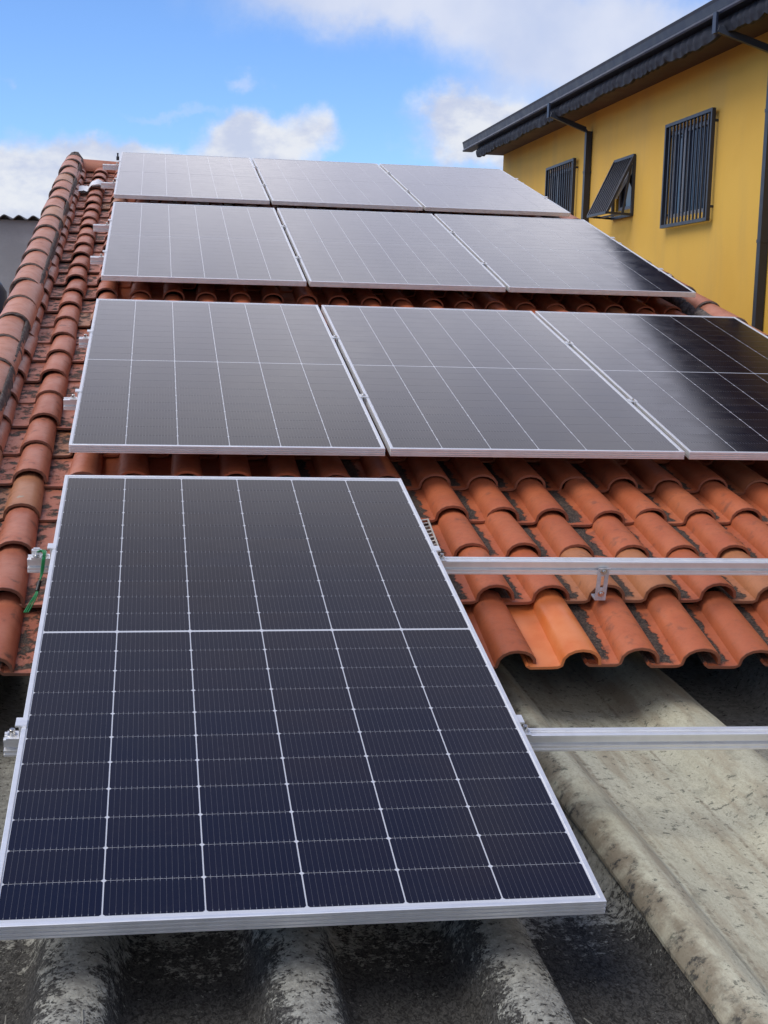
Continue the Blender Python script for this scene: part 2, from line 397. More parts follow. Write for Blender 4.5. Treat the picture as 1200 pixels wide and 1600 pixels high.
def tile_world(c, k):
    v = 1.76 + GAUGE * k
    u = col_u(c, v) if c < 3 else col_u(c, 2.0) - .006 * (v - 2) * max(0, 1 - (c - 3) / 4)
    j = rnd
    w = W0 + j.uniform(-.004, .004); tilt = j.uniform(-.014, .012)
    if k == -1: w -= .050; tilt += .085
    M = MR @ T((u + j.uniform(-.005, .005), v + j.uniform(-.008, .008), w)) @ Matrix.Rotation(j.uniform(-.02, .02), 4, 'Z') @ Matrix.Rotation(tilt, 4, 'X') @ Matrix.Rotation(j.uniform(-.02, .02), 4, 'Y')
    return M, u, v
for k in range(-1, 27):
    for c in range(-1, 21):
        M, u, v = tile_world(c, k)
        new = (k == -1 and c == 9)
        left = c < 2
        vis = left or (-1 <= k <= 3 and c >= 6) or (k in (10, 11) and 3 <= c) or (k == 19) or (c == 20 and k > 3)
        if vis and count < 298:
            count += 1
            if new: M = M @ T((0, -.012, .004))
            if k == 2 and c == 11: M = M @ T((.012, -.045, .012))
            hpart('roof_tile', T_NEW if new else (T_OLD if left else T_STD), M, 'bright new orange roof tile, clean of moss' if new else None)
        else:
            hid_o.append(M)
vsrc = [v.co.copy() for v in T_STD.vertices]; fsrc = [tuple(p.vertices) for p in T_STD.polygons]
for M in hid_o:
    i = hid.vs([M @ v for v in vsrc])
    for f in fsrc: hid.face([i + q for q in f])
hpart('covered_tiles', hid.mesh('covered_tiles', M_TILE, 38), kind='stuff')

# cap tiles along the left and right verge, and the ridge
def cap_mesh(name, L=.47, r0=.087, r1=.081, hh=.95):
    b = MB(); rings = []
    for y, k in ((0, 0), (.008, 0), (L / 2, .5), (L, 1)):
        r = r0 + (r1 - r0) * k; o_ = []; i_ = []
        for q in range(13):
            a = math.pi * (1.04 - 1.08 * q / 12)
            o_.append((math.cos(a) * r, y, math.sin(a) * r * hh - .022 * y)); i_.append((math.cos(a) * (r - .013), y, math.sin(a) * (r - .013) * hh - .022 * y))
        rings.append(o_ + i_[::-1])
    b.loft(rings, True, True); return b.mesh(name, M_CAP, 40)
CAP = cap_mesh('cap_tile')
def ring_mesh():
    b = MB(); rr = random.Random(3); rings = []
    for q in range(17):
        a = math.pi * (1.02 - 1.04 * q / 16); ro = .0845 + rr.uniform(-.0025, .0005)
        ring = []
        for dy, dr in ((-.004, -.010), (-.007, -.004), (-.003, .0004), (.001, -.001), (.003, -.012)):
            rad = ro + dr; ring.append((math.cos(a) * rad, dy + rr.uniform(-.004, .004), math.sin(a) * rad * .95))
        rings.append(ring)
    b.loft(rings, True, True); k = b.vs([r_[4] for r_ in rings]); b.face([k + q for q in range(17)]); return b.mesh('mortar_joint', M_MORTAR, 60)
RING = ring_mesh()
def cap_run(u_fn, w, v0, n, gauge):
    for i in range(n):
        v = v0 + gauge * i
        M = MR @ T((u_fn(v) + rnd.uniform(-.006, .006), v + rnd.uniform(-.01, .01), w + rnd.uniform(-.003, .003))) @ Matrix.Rotation(rnd.uniform(-.02, .02), 4, 'Z')
        hpart('cap_tile', CAP, M); hpart('mortar_joint', RING, M)
left_u = lambda v: -.405 - .006 * (v - 4)
cap_run(left_u, -.135, 1.53, 23, .410)
cap_run(lambda v: 3.548, -.150, 1.60, 23, .410)
def seam(uf, side, v0, v1, wbase, wid, seed, up=1.0):
    b = MB(); rr = random.Random(seed); rows = []
    n = int((v1 - v0) / .02)
    for i in range(n + 1):
        v = v0 + (v1 - v0) * i / n
        wl = wid * (.75 + .5 * rr.random()) * (1.0 + (.5 if rr.random() > .95 else 0)); u = uf(v)
        rows.append([RP(u + side * d, v, wbase + z + rr.uniform(-.003, .003)) for d, z in ((-.006, .040), (-.001, .040), (wl * .3, .034), (wl * .6, .012), (wl * .6 + .003, -.06))])
    b.grid(rows); return b.mesh('mortar_seam', M_MORTAR, 60)
hpart('mortar_seam', seam(lambda v: left_u(v) + .074, 1, 1.6, 10.95, -.133, .014, 5))
hpart('mortar_seam', seam(lambda v: 3.548 - .070, -1, 1.65, 10.95, -.150, .05, 6))
# ridge: half round tiles laid across, with lumpy collars
for i in range(10):
    u = -.40 + .385 * i
    M = MR @ T((u, 10.93, -.185)) @ Matrix.Rotation(-math.pi / 2, 4, 'Z')
    hpart('ridge_tile', CAP, M)
    hpart('mortar_joint', RING, M @ T((0, .0, .0)) @ Matrix.Scale(1.12, 4))
def lump(name, ctr, r, seed, m, sq=(1, 1, 1)):
    b = MB(); rr = random.Random(seed); rows = []
    for i in range(9):
        th = math.pi * i / 8; row = []
        for j in range(13):
            ph = 2 * math.pi * (j % 12) / 12; rad = 1 + .16 * math.sin(3 * ph + seed) * math.sin(th) + .1 * math.sin(5 * th + 2 * ph)
            row.append(Vector(ctr) + Vector((math.sin(th) * math.cos(ph) * r * sq[0] * rad, math.sin(th) * math.sin(ph) * r * sq[1] * rad, math.cos(th) * r * sq[2] * rad)))
        rows.append(row)
    b.grid(rows); return b.mesh(name, m, 80)
hpart('mortar_cap', lump('mortar_cap', RP(-.44, 10.93, -.14), .095, 2, M_MORTAR, (.8, 1.2, .95)))
# broken tile bits and mortar packed under the right verge
for i in range(26):
    v = 2.0 + .35 * i
    hpart('mortar_packing', lump('mortar_packing', RP(3.455 + .01 * (i % 3), v, -.165), .06, i, M_MORTAR, (.75, 2.2, .75)))
# light-blocking deck, walls and far slope
b = MB()
b.box((-.40, 1.75, -.30), (3.60, 10.95, -.262), MR); hpart('light_block_deck', b.mesh('light_block_deck', M_DECK))  # unseen slab added beneath the tiles to block light
b = MB()
zr = RP(0, 10.95, -.2)
b.grid([[(x, zr.y + t * math.cos(AL), zr.z - t * math.sin(AL)) for x in (-.48, 1.5, 3.64)] for t in (0, 3, 6.5)])
b.grid([[(x, zr.y + t * math.cos(AL), zr.z - t * math.sin(AL) - .06) for x in (3.64, 1.5, -.48)] for t in (0, 3, 6.5)])
hpart('back_slope', b.mesh('back_slope', M_CAP))
b = MB()
def gable(x0, x1):
    y0, y1 = 4.3, 16.6; pr_ = [(y0, -3.4), (y1, -3.4), (y1, RP(0, 10.95, 0).z - (y1 - zr.y) * math.tan(AL) - .3), (zr.y, zr.z - .12), (y0, RP(0, 4.4, -.30).z - .02)]
    b.loft([[(x0, y, z) for y, z in pr_], [(x1, y, z) for y, z in pr_]], True, True)
gable(-.36, -.22); gable(3.44, 3.58)
zf = RP(0, 4.4, -.32).z
b.box((-.215, 4.3, -3.4), (3.435, 4.44, zf)); b.box((-.215, 16.45, -3.4), (3.435, 16.6, .6))
hpart('wall', b.mesh('wall', M_BRICKWALL))
# narrow rafters showing under the eave
b = MB()
for i in range(7): b.box((-.2 + .58 * i, 2.70, -.335), (-.14 + .58 * i, 4.3, -.264), MR)
hpart('rafter', b.mesh('rafter', M_DECK))

# ------------------------------------------------------------------ annex: fibre cement sheets
FZ, FS = -.12, math.tan(R(3.0))
def fc_h(x, P, c0, a0, a1, depth, ease):
    d = abs(((x - c0) / P + .5) % 1 - .5) * P
    if d < a0: return -.016 * (d / a0) ** 2
    if d < a1:
        t = (d - a0) / (a1 - a0); t = t * t * (3 - 2 * t) * (1 - ease) + t * ease; return -.016 - (depth - .016) * t
    return -depth - .006 * min(1, (d - a1) / .06)
hD = lambda x: fc_h(x, .415, .146, .052, .102, .098, .25)
def hL(x):
    if x < 1.372: return fc_h(x, 9, 1.372, .045, .085, .07, .3)
    if x < 1.60: return fc_h(x, 9, 1.372, .036, .078, .050, .35) - .012 * max(0, min(1, (x - 1.455) / .14))
    if x < 1.88:    # broad right-hand shoulder climbing to the next crest
        t = max(0, min(1, (x - 1.697) / .16)); t = t * t * (3 - 2 * t); return -.068 + t * .068
    return fc_h(x, 9, 1.88, .055, .12, .075, .3)
def sheet(name, hf, x0, x1, y0, y1, dz, th, m, seed, nx, ny):
    b = MB(); rr = random.Random(seed); rows = []; low = []
    xs = [x0 + (x1 - x0) * i / nx for i in range(nx + 1)]; ys = [y0 + (y1 - y0) * j / ny for j in range(ny + 1)]
    for y in ys:
        sag = .004 * math.sin(1.7 * y + seed) + .003 * math.sin(4.1 * y)
        rows.append([(x + .004 * math.sin(2.3 * y + 3 * x), y, FZ + FS * y + hf(x) + dz + sag + .0015 * math.sin(31 * x + 17 * y)) for x in xs])
        low.append([(p[0], p[1], p[2] - th) for p in rows[-1]])
    b.grid(rows); b.grid([r[::-1] for r in low])
    for e in (0, -1):
        b.grid([[r[e] for r in rows], [r[e] for r in low]] if e == 0 else [[r[e] for r in low], [r[e] for r in rows]])
        b.grid([rows[e], low[e]] if e == -1 else [low[e], rows[e]])
    return b.mesh(name, m, 50)
dk = link('fibre_cement_sheet', sheet('fibre_cement_sheet', hD, -.55, 1.362, -1.4, 4.2, 0, .008, M_FC_D, 1, 210, 90), None, None,
          'black lichened wavy fibre cement sheet under the nearest panel', 'roof sheet', 'fibre cement roof sheets below the tiles')
lt = link('fibre_cement_sheet', sheet('fibre_cement_sheet_pale', hL, 1.308, 1.985, -1.4, 4.2, .013, .009, M_FC_L, 2, 130, 60), None, None,
          'pale clean ribbed fibre cement sheet lapped over the black one on the right', 'roof sheet', 'fibre cement roof sheets below the tiles')
dk2 = link('fibre_cement_sheet', sheet('fibre_cement_sheet_far', lambda x: fc_h(x, .46, 1.880, .055, .118, .092, .25), 1.925, 3.45, -1.4, 4.2, -.004, .008, M_FC_D, 3, 150, 40), None, None,
          'dark fibre cement sheet at the right edge beyond the pale sheet', 'roof sheet', 'fibre cement roof sheets below the tiles')
# plaster scraped on the dark sheet
rr = random.Random(11)
def scrape(pts, wid):
    b = MB(); rows = []
    P = [Vector((x, y)) for x, y in pts]; Q = []
    for i in range(len(P) - 1):
        for t in range(6): Q.append(P[i].lerp(P[i + 1], t / 6))
    Q.append(P[-1])
    for i, q in enumerate(Q):
        tn = (Q[min(i + 1, len(Q) - 1)] - Q[max(i - 1, 0)]).normalized(); nn = Vector((-tn.y, tn.x))
        f = min(1, i / 3 + .5, (len(Q) - 1 - i) / 3 + .5); ww = wid * f * rr.uniform(.6, 1.2)
        row = []
        for s_ in (-1, -.3, .3, 1):
            x, y = q + nn * ww * s_
            sag = .004 * math.sin(1.7 * y + 1) + .003 * math.sin(4.1 * y)
            row.append((x, y, FZ + FS * y + hD(x) + sag + (.0022 if abs(s_) < .5 else .0002)))
        rows.append(row)
    b.grid(rows); return b.mesh('plaster_scrape', M_SCRAPE, 70)
SCR = [([(1.063, 0.145), (1.085, -0.127), (1.117, -0.309)], 0.003), ([(1.099, -0.018), (1.163, -0.164), (1.208, -0.218)], 0.00375), ([(1.117, -0.109), (1.181, -0.1)], 0.006), ([(0.922, -0.273), (0.963, -0.164)], 0.003), ([(0.903, -0.273), (0.944, -0.155)], 0.00375), ([(0.885, -0.264), (0.922, -0.173)], 0.0022500000000000003), ([(0.844, -0.291), (0.849, -0.218), (0.84, -0.191)], 0.00525), ([(1.117, -0.236), (1.135, -0.345)], 0.006), ([(1.153, -0.273), (1.167, -0.345)], 0.0075), ([(0.026, 0.091), (0.031, -0.036), (0.008, -0.164)], 0.003), ([(-0.001, 0.054), (0.035, 0.018), (0.026, -0.109)], 0.0045000000000000005), ([(0.172, -0.064), (0.176, -0.127)], 0.0022500000000000003), ([(0.454, -0.064), (0.481, -0.109)], 0.00375), ([(0.044, -0.218), (0.067, -0.136)], 0.0045000000000000005)]
for pts, wd in SCR:
    o = link('plaster_scrape', scrape(pts, wd)); o.parent = dk
# annex walls under the sheets
b = MB(); b.box((-.52, -1.2, -3.4), (-.38, 4.28, -.33)); b.box((3.62, -1.2, -3.4), (3.76, 4.28, -.33)); b.box((-.375, -1.2, -3.4), (3.615, -1.06, -.33))
link('annex_wall', b.mesh('annex_wall', M_BRICKWALL), None, None, 'rough rendered walls carrying the fibre cement roof', 'wall')

# ------------------------------------------------------------------ solar panels
PW, PL, PG = 1.134, 2.3634, .0195
ROWS = [(0, 0, .0039, -.0053, -.0002, 0, 1), (-.0104, 2.6820, -.0007, -.0059, .0034, -.0110, 3), (-.0101, 5.6437, .0004, .0102, .0053, -.0082, 3), (-.0205, 8.3304, .0009, .0026, .0025, .0065, 3)]
def row_matrix(r):
    u0, v0, ph, tilt, bank, w, n = ROWS[r]
    wid = PW if n == 1 else 3 * PW + 2 * PG
    return MR @ T((u0 + wid / 2, v0 + PL / 2, w)) @ Matrix.Rotation(ph, 4, 'Z') @ Matrix.Rotation(tilt, 4, 'X') @ Matrix.Rotation(-bank, 4, 'Y') @ T((-wid / 2, -PL / 2, 0))
def frame_mesh():
    b = MB()
    prof = [(.0105, -.0025), (.0105, -.0006), (.0098, 0), (.001, 0), (0, -.001), (0, -.0060), (.0063, -.0062), (.0063, -.0094), (0, -.0096), (0, -.0142), (.0063, -.0144), (.0063, -.0176), (0, -.0178), (0, -.0224), (.0063, -.0226), (.0063, -.0252), (0, -.0254), (0, -.029),
            (.001, -.030), (.024, -.030), (.024, -.0285), (.0065, -.0285), (.0065, -.006), (.0105, -.006)]
    rings = []
    for sx, sy in ((0, 0), (1, 0), (1, 1), (0, 1), (0, 0)):
        rings.append([((d if sx == 0 else PW - d), (d if sy == 0 else PL - d), z) for d, z in prof])
    b.loft(rings, True, False); return b.mesh('frame', M_ALU)
FRAME = frame_mesh()
def lam_mesh():
    b = MB(); b.box((.0068, .0068, -.0058), (PW - .0068, PL - .0068, -.0031)); return b.mesh('backsheet', M_BACK)
LAM = lam_mesh()
CG, RG, MG = .0028, .0015, .0100
ROWP = (PL - 2 * .022 - MG + RG) / 22
CHH = ROWP - RG
def cell_pts(w_, h_, c): x, y = w_ / 2, h_ / 2; return [(-x + c, -y), (x - c, -y), (x, -y + c), (x, y - c), (x - c, y), (-x + c, y), (-x, y - c), (-x, -y + c)]
cb = MB(); pp = cell_pts(CW, CHH, .0042)
cb.loft([[(x, y, 0) for x, y in pp], [(x, y, .0005) for x, y in pp]], True, True)
CELL = cb.mesh('solar_cell', M_CELL)
def cell_pos(i, j):
    x = PW / 2 + (i - 2.5) * (CW + CG); half = j // 11
    y = .022 + CHH / 2 + ROWP * j + (MG - RG if half else 0)
    return x, y, -.0030
gb = MB()
for i in range(6):
    for j in range(22):
        x, y, z = cell_pos(i, j)
        gb.loft([[(x + a, y + c_, z) for a, c_ in pp], [(x + a, y + c_, z + .0005) for a, c_ in pp]], True, True)
# merged cells need the same cell-local pattern: shift by whole cells in the texture
def f_cell_far(N, p):
    c = OBJ(N); x, y, z = N.xyz(c)
    xx = N.m('ADD', x, -(PW / 2 - 3 * (CW + CG)))
    fx = N.m('FRACT', N.m('DIVIDE', N.m('MULTIPLY', N.m('FRACT', N.m('DIVIDE', xx, CW + CG)), CW + CG), CW / 16))
    wire = N.m('LESS_THAN', N.m('MULTIPLY', N.m('ABSOLUTE', N.m('SUBTRACT', fx, .5)), CW / 16), .00016)
    b = N.mix(N.noise(c, 3, 4, .6), (.0052, .0062, .0185), (.0105, .0085, .0150)); b = N.mix(wire, b, (.12, .12, .13))
    b = N.mix(N.ss(N.noise(c, 30, 6, .65), .5, .9, 0, .035), b, (.35, .32, .28))
    S(N, p, base=b, rough=N.ss(N.noise(c, 7, 4, .6), .3, .7, .08, .13), spec=.5, ior=1.46)
M_CELL_FAR = mat('solar_cell_far', f_cell_far)
GRID = gb.mesh('cell_grid', M_CELL_FAR)
LAB = {(0, 0): 'lone solar panel closest to the camera, above the fibre cement sheets',
       (1, 0): 'leftmost panel of the second row up, just above the lone near panel', (1, 1): 'middle panel of the second row up, above the bare clay tiles', (1, 2): 'right panel of the second row up, half of it reflecting the dark house',
       (2, 0): 'leftmost panel of the third row up', (2, 1): 'middle panel of the third row up', (2, 2): 'rightmost panel of the third row up, with a dark lower right corner',
       (3, 0): 'leftmost panel of the topmost row, against the clouds by the ridge', (3, 1): 'middle panel of the topmost row by the ridge', (3, 2): 'rightmost panel of the topmost row, below the far end of the yellow house'}
for r in range(4):
    Mrow = row_matrix(r)
    for i in range(ROWS[r][6]):
        M = Mrow @ T((i * (PW + PG), 0, 0))
        pn = thing('solar_panel', M, LAB[(r, i)], 'solar panel', 'solar panels mounted in rows on the roof')
        def ch(name, me, loc=(0, 0, 0), kind=None):
            o = bpy.data.objects.new(name, me); COL.objects.link(o); o.parent = pn; o.location = loc; tag(o, kind=kind); return o
        ch('frame', FRAME); ch('backsheet', LAM)
        if r < 2:
            for ci in range(6):
                for cj in range(22): ch('solar_cell', CELL, cell_pos(ci, cj))
        else: ch('cell_grid', GRID, kind='stuff')

# ------------------------------------------------------------------ mounting rails with clamps and hooks
def rail_mesh(L):
    b = MB()   # profile in (y up-slope, z): top slot and a grooved front face, 36 wide and 44 high
    pf = [(0, -.001), (.001, 0), (.010, 0), (.010, -.004), (.0125, -.004), (.0125, -.010), (.0235, -.010), (.0235, -.004), (.026, -.004), (.026, 0), (.035, 0), (.036, -.001), (.036, -.043), (.035, -.044),
          (.001, -.044), (0, -.043), (0, -.0385), (.003, -.0378), (.003, -.0350), (0, -.0343), (0, -.0285), (.013, -.0275), (.013, -.0225), (.0035, -.0215), (.0035, -.0075), (0, -.0065), (0, -.004)]
    b.loft([[(x, y, z) for y, z in pf[::-1]] for x in (0, L)], True, True); return b.mesh('rail', M_ALU)
def end_clamp_mesh(side):
    # block gripping the panel edge: side -1 grips a left edge, +1 a right edge
    b = MB(); s = side
    def bx(x0, x1, y0, y1, z0, z1): b.box((min(s * x0, s * x1), y0, z0), (max(s * x0, s * x1), y1, z1))
    bx(-.011, .014, -.018, .018, .0005, .0050); bx(.0015, .006, -.018, .018, -.033, .0005); bx(.0062, .034, -.018, .018, -.0325, -.0285)
    return b.mesh('end_clamp', M_ALU)
def bolt_mesh(h):
    b = MB()
    b.loft([[(math.cos(k * math.pi / 6) * r, math.sin(k * math.pi / 6) * r, z) for k in range(12)] for r, z in ((.011, 0), (.011, .002), (.0065, .0021), (.0065, h), (.0055, h + .001))], True, True)
    b.loft([[(math.cos(k * math.pi / 3) * .003, math.sin(k * math.pi / 3) * .003, z) for k in range(6)] for z in (h + .001, h + .0014)], True, True)
    return b.mesh('bolt', M_STEEL, 40)
def mid_clamp_mesh():
    b = MB(); b.box((-.010, -.020, .0006), (PG + .010, .020, .0042)); b.box((.002, -.020, -.030), (.0055, .020, .0006)); b.box((PG - .0055, -.020, -.030), (PG - .002, .020, .0006)); return b.mesh('mid_clamp', M_ALU)
ECL, ECR, MCL, BOLT, BOLTS = end_clamp_mesh(-1), end_clamp_mesh(1), mid_clamp_mesh(), bolt_mesh(.014), bolt_mesh(.006)
def hook_mesh():
    b = MB(); w_ = .0175; t = .0045      # slotted upright, then a foot running back under the tile
    y0, y1 = -.0055, -.001
    b.box((-w_, y0, -.128), (-.0055, y1, -.020)); b.box((.0055, y0, -.128), (w_, y1, -.020))
    for z0, z1 in ((-.128, -.118), (-.098, -.086), (-.046, -.020)): b.box((-.0054, y0, z0), (.0054, y1, z1))
    b.box((-w_, -.001, -.128), (w_, .035, -.1235))
    return b.mesh('roof_hook', M_HOOK)
HOOK = hook_mesh()
RAILS = [  # row, local u start, local v (front lower edge), length, label
    (0, -.071, 1.720, 2.95, 'upper bare rail crossing the orange tiles right of the lone near panel'),
    (0, -.040, .697, 2.95, 'lower bare rail crossing the pale fibre cement sheet right of the lone near panel'),
    (1, -.052, 1.646, 3.56, 'upper rail under the second panel row'),
    (1, -.060, .656, 3.56, 'lower rail under the second panel row, its left end beside the tiles'),
    (2, -.112, 1.630, 3.62, 'upper rail under the third panel row'),
    (2, -.086, .616, 3.60, 'lower rail under the third panel row'),
    (3, -.140, 1.734, 3.65, 'highest rail of all, end just below the ridge tiles'),
    (3, -.118, .722, 3.62, 'lower rail under the topmost panel row, end just below the white scrap')]
for r, u0, v0, L, lab in RAILS:
    Mr = row_matrix(r) @ T((u0, v0, -.0305))
    if r == 0: Mr = Mr @ Matrix.Rotation(-.005 if v0 > 1 else -.012, 4, 'Z') @ Matrix.Rotation(.003 if v0 > 1 else .008, 4, 'Y')   # the two free rails sag a little
    rl = thing('mounting_rail', Mr, lab + ', aluminium', 'rail', 'aluminium rails under the panels')
    def rp(name, me, loc, par=None, rot=None):
        o = bpy.data.objects.new(name, me); COL.objects.link(o); o.parent = par or rl; o.location = loc
        if rot: o.rotation_euler = rot
        return o
    rp('rail', rail_mesh(L), (0, 0, 0))
    n = ROWS[r][6]; yc = .018
    c = rp('end_clamp', ECL, (-u0, yc, .0305)); rp('bolt', BOLT, (-.022, 0, -.0285), c)
    wid = PW if n == 1 else 3 * PW + 2 * PG
    c = rp('end_clamp', ECR, (-u0 + wid, yc, .0305)); rp('bolt', BOLT, (.022, 0, -.0285), c)
    for i in range(n - 1):
        c = rp('mid_clamp', MCL, (-u0 + (i + 1) * PW + i * PG, yc, .0305)); rp('bolt', BOLTS, (PG / 2, 0, .0042), c)
    if r == 0 and v0 > 1:
        hk = [1.668 - u0, .50 - u0, 2.60 - u0]
    elif r == 0: hk = []
    else: hk = [.45 - u0, 1.75 - u0, 3.05 - u0]
    for h in hk:
        o = rp('roof_hook', HOOK, (h, 0, 0)); rp('bolt', BOLTS, (0, -.0055, -.030), o, (R(90), 0, 0)); rp('bolt', BOLTS, (0, -.0055, -.105), o, (R(90), 0, 0))
    if r == 0 and v0 < 1:
        # tall threaded studs into the sheet's crests
        for h in (.146, .976, 1.88, 2.34):
            b = MB(); b.tube([(0, 0, 0), (0, 0, -.15)], .005, 8); rp('stud', b.mesh('stud', M_STEEL), (h - u0, .018, -.044))

# earthing clamp and green wire on the left end of the upper front rail
Mf = row_matrix(0)
ec = thing('earth_clamp', Mf @ T((-.045, 1.730, -.0302)), 'small aluminium earthing lug bolted on the left end of the upper near rail', 'clamp')
b = MB(); b.box((-.014, -.014, .0), (.014, .014, .006)); b.box((-.014, .002, .006), (.014, .014, .022)); b.box((-.009, .004, .022), (.009, .012, .027))
o = bpy.data.objects.new('lug', b.mesh('lug', M_ALU)); COL.objects.link(o); o.parent = ec
o = bpy.data.objects.new('bolt', BOLTS); COL.objects.link(o); o.parent = ec; o.location = (0, -.006, .006)
gw = thing('earth_wire', Mf @ T((-.03, 1.705, -.02)), 'green earth wire looped from the earthing lug and hanging down the tiles', 'wire')
def sm(pts, n=6):
    P = [Vector(p) for p in pts]; out = []
    for i in range(len(P) - 1):
        p0, p1, p2, p3 = P[max(i - 1, 0)], P[i], P[i + 1], P[min(i + 2, len(P) - 1)]
        for k in range(n):
            t = k / n; out.append(.5 * ((2 * p1) + (-p0 + p2) * t + (2 * p0 - 5 * p1 + 4 * p2 - p3) * t * t + (-p0 + 3 * p1 - 3 * p2 + p3) * t ** 3))
    out.append(P[-1]); return out
b = MB()
for k, off in enumerate((0, .006, -.005)):
    b.tube(sm([(-.008 + off, .018, .010), (.004 + off, .010, .020), (.009 + off * .6, -.004, .016), (.006 + off * .6, -.012, -.010), (.002 + off * .5, -.018, -.040), (-.004, -.034, -.066 + off * .6), (-.012 + off * .6, -.062, -.088), (-.026 + off, -.100, -.104), (-.036 + off, -.125, -.115)]), .0019, 8)
b.smooth = True
o = bpy.data.objects.new('wire', b.mesh('wire', M_GREEN, 60)); COL.objects.link(o); o.parent = gw
b = MB(); b.tube([(-.0035, -.030, -.060), (-.0095, -.052, -.081)], .0062, 10)
o = bpy.data.objects.new('tape', b.mesh('tape', M_BLACK, 60)); COL.objects.link(o); o.parent = gw

# pale ladder-like wire bracket by the right edge of the near panel
wb = thing('wire_bracket', Mf @ T((1.140, 1.80, -.045)), 'pale ladder shaped wire bracket tucked beside the near panel above the bare rail', 'bracket')
b = MB(); A0, A1 = Vector((.052, .34, -.02)), Vector((.024, .02, .012)); B0, B1 = Vector((-.01, .34, -.03)), Vector((-.004, .02, .0))
b.tube([A0, A1], .0035, 6); b.tube([B0, B1], .003, 6)
for i in range(8):
    t = i / 8; b.tube([A0.lerp(A1, t), B0.lerp(B1, t)], .0028, 6)
o = bpy.data.objects.new('wire_frame', b.mesh('wire_frame', M_BONE, 60)); COL.objects.link(o); o.parent = wb

# white scrap over a cover tile near the ridge
b = MB(); rr = random.Random(4); rows = []
for j in range(6):
    v = 9.50 + .052 * j; row = []
    for i in range(15):
        x = -.155 + .215 * i / 14 - .006 * (j - 2)
        z = 0.012 if abs(x) > .06 else .012 + math.sqrt(max(0, 1 - (x / .062) ** 2)) * .055
        row.append(RP(col_u(0, v) + x, v + .03 * math.sin(7 * x * 6) + rr.uniform(-.008, .008) + x * .25, W0 + z + .016 + rr.uniform(0, .006)))
    rows.append(row)
b.grid(rows)
link('plastic_scrap', b.mesh('plastic_scrap', M_WHITE, 70), None, None, 'crumpled white plastic scrap wrapped over a tile near the left end of the ridge', 'scrap')
st = MB(); st.tube([(0, 0, -.03), (0, 0, .002), (0, 0, .004), (0, 0, .020), (0, 0, .032)], [.013, .013, .007, .007, .009], 10)
link('black_stub', st.mesh('black_stub', M_BLACK, 40), None, T(RP(-.052, 10.66, -.035)) , 'small black bolt stub standing at the top left corner of the topmost row', 'bolt')

# ------------------------------------------------------------------ yellow house
XW = 5.747
YB = Vector((9.0, 10.5, -3.4)); YMi = T(YB).inverted()
yh = thing('yellow_house', T(YB), 'tall yellow painted house with dark gutter on the right', 'house')
def yp(name, me, M=Matrix.Identity(4), parent=None, label=None):
    o = bpy.data.objects.new(name, me); COL.objects.link(o); o.parent = parent or yh
    if parent is None: o.matrix_parent_inverse = YMi
    o.matrix_basis = M; tag(o, label); return o
Y0, Y1, ZT = 1.0, 19.755, 3.80
OPEN = [(15.86, 17.00, 2.24, 3.24), (13.45, 14.01, 2.49, 2.99), (11.17, 12.28, 2.29, 3.215)]
ys = sorted({Y0, Y1} | {o_[0] for o_ in OPEN} | {o_[1] for o_ in OPEN}); zs = sorted({-3.4, ZT} | {o_[2] for o_ in OPEN} | {o_[3] for o_ in OPEN})
b = MB()
for i in range(len(ys) - 1):
    for j in range(len(zs) - 1):
        ym, zm = (ys[i] + ys[i + 1]) / 2, (zs[j] + zs[j + 1]) / 2
        if any(a < ym < c and e < zm < f for a, c, e, f in OPEN): continue
        k = b.vs([(XW, ys[i], zs[j]), (XW, ys[i + 1], zs[j]), (XW, ys[i + 1], zs[j + 1]), (XW, ys[i], zs[j + 1])]); b.face((k + 3, k + 2, k + 1, k))
for a, c, e, f in OPEN:
    for q in (((a, e), (c, e)), ((c, e), (c, f)), ((c, f), (a, f)), ((a, f), (a, e))):
        k = b.vs([(XW, q[0][0], q[0][1]), (XW, q[1][0], q[1][1]), (XW + .16, q[1][0], q[1][1]), (XW + .16, q[0][0], q[0][1])]); b.face((k, k + 1, k + 2, k + 3))
k = b.vs([(XW, Y1, -3.4), (14, Y1, -3.4), (14, Y1, ZT), (XW, Y1, ZT)]); b.face((k + 3, k + 2, k + 1, k))
k = b.vs([(XW, Y0, -3.4), (14, Y0, -3.4), (14, Y0, ZT), (XW, Y0, ZT)]); b.face((k, k + 1, k + 2, k + 3))
k = b.vs([(14, Y0, -3.4), (14, Y1, -3.4), (14, Y1, ZT), (14, Y0, ZT)]); b.face((k, k + 1, k + 2, k + 3))
yp('wall', b.mesh('wall', M_YEL))
# eaves: soffit, roof slab, fringe, gutter
b = MB(); b.box((5.34, Y0 - .3, ZT + .001), (XW + .4, Y1 + .10, ZT + .03)); yp('soffit', b.mesh('soffit', M_SOFFIT))
b = MB(); sl = math.tan(R(14))
b.loft([[(5.32, y, 3.94), (5.32, y, 4.01), (9.9, y, 4.01 + 4.58 * sl), (14.5, y, 4.01), (14.5, y, 3.94)] for y in (Y0 - .3, Y1 + .15)], True, True); yp('roof', b.mesh('roof', M_CEMENT))
b = MB()
pf = [(5.20, 4.042), (5.190, 4.034), (5.200, 4.006), (5.216, 3.930), (5.198, 3.902), (5.206, 3.886), (5.36, 3.886), (5.36, 3.906), (5.235, 3.906), (5.238, 3.93), (5.216, 4.026), (5.216, 4.042)]
b.loft([[(x, y, z) for x, z in pf] for y in (Y0 - .5, 20.33)], True, True)
gut = yp('gutter', b.mesh('gutter', M_NAVY))
b = MB(); b.box((5.2175, 20.31, 3.908), (5.359, 20.328, 4.036)); yp('end_cap', b.mesh('end_cap', M_NAVY), Matrix.Identity(4), gut)
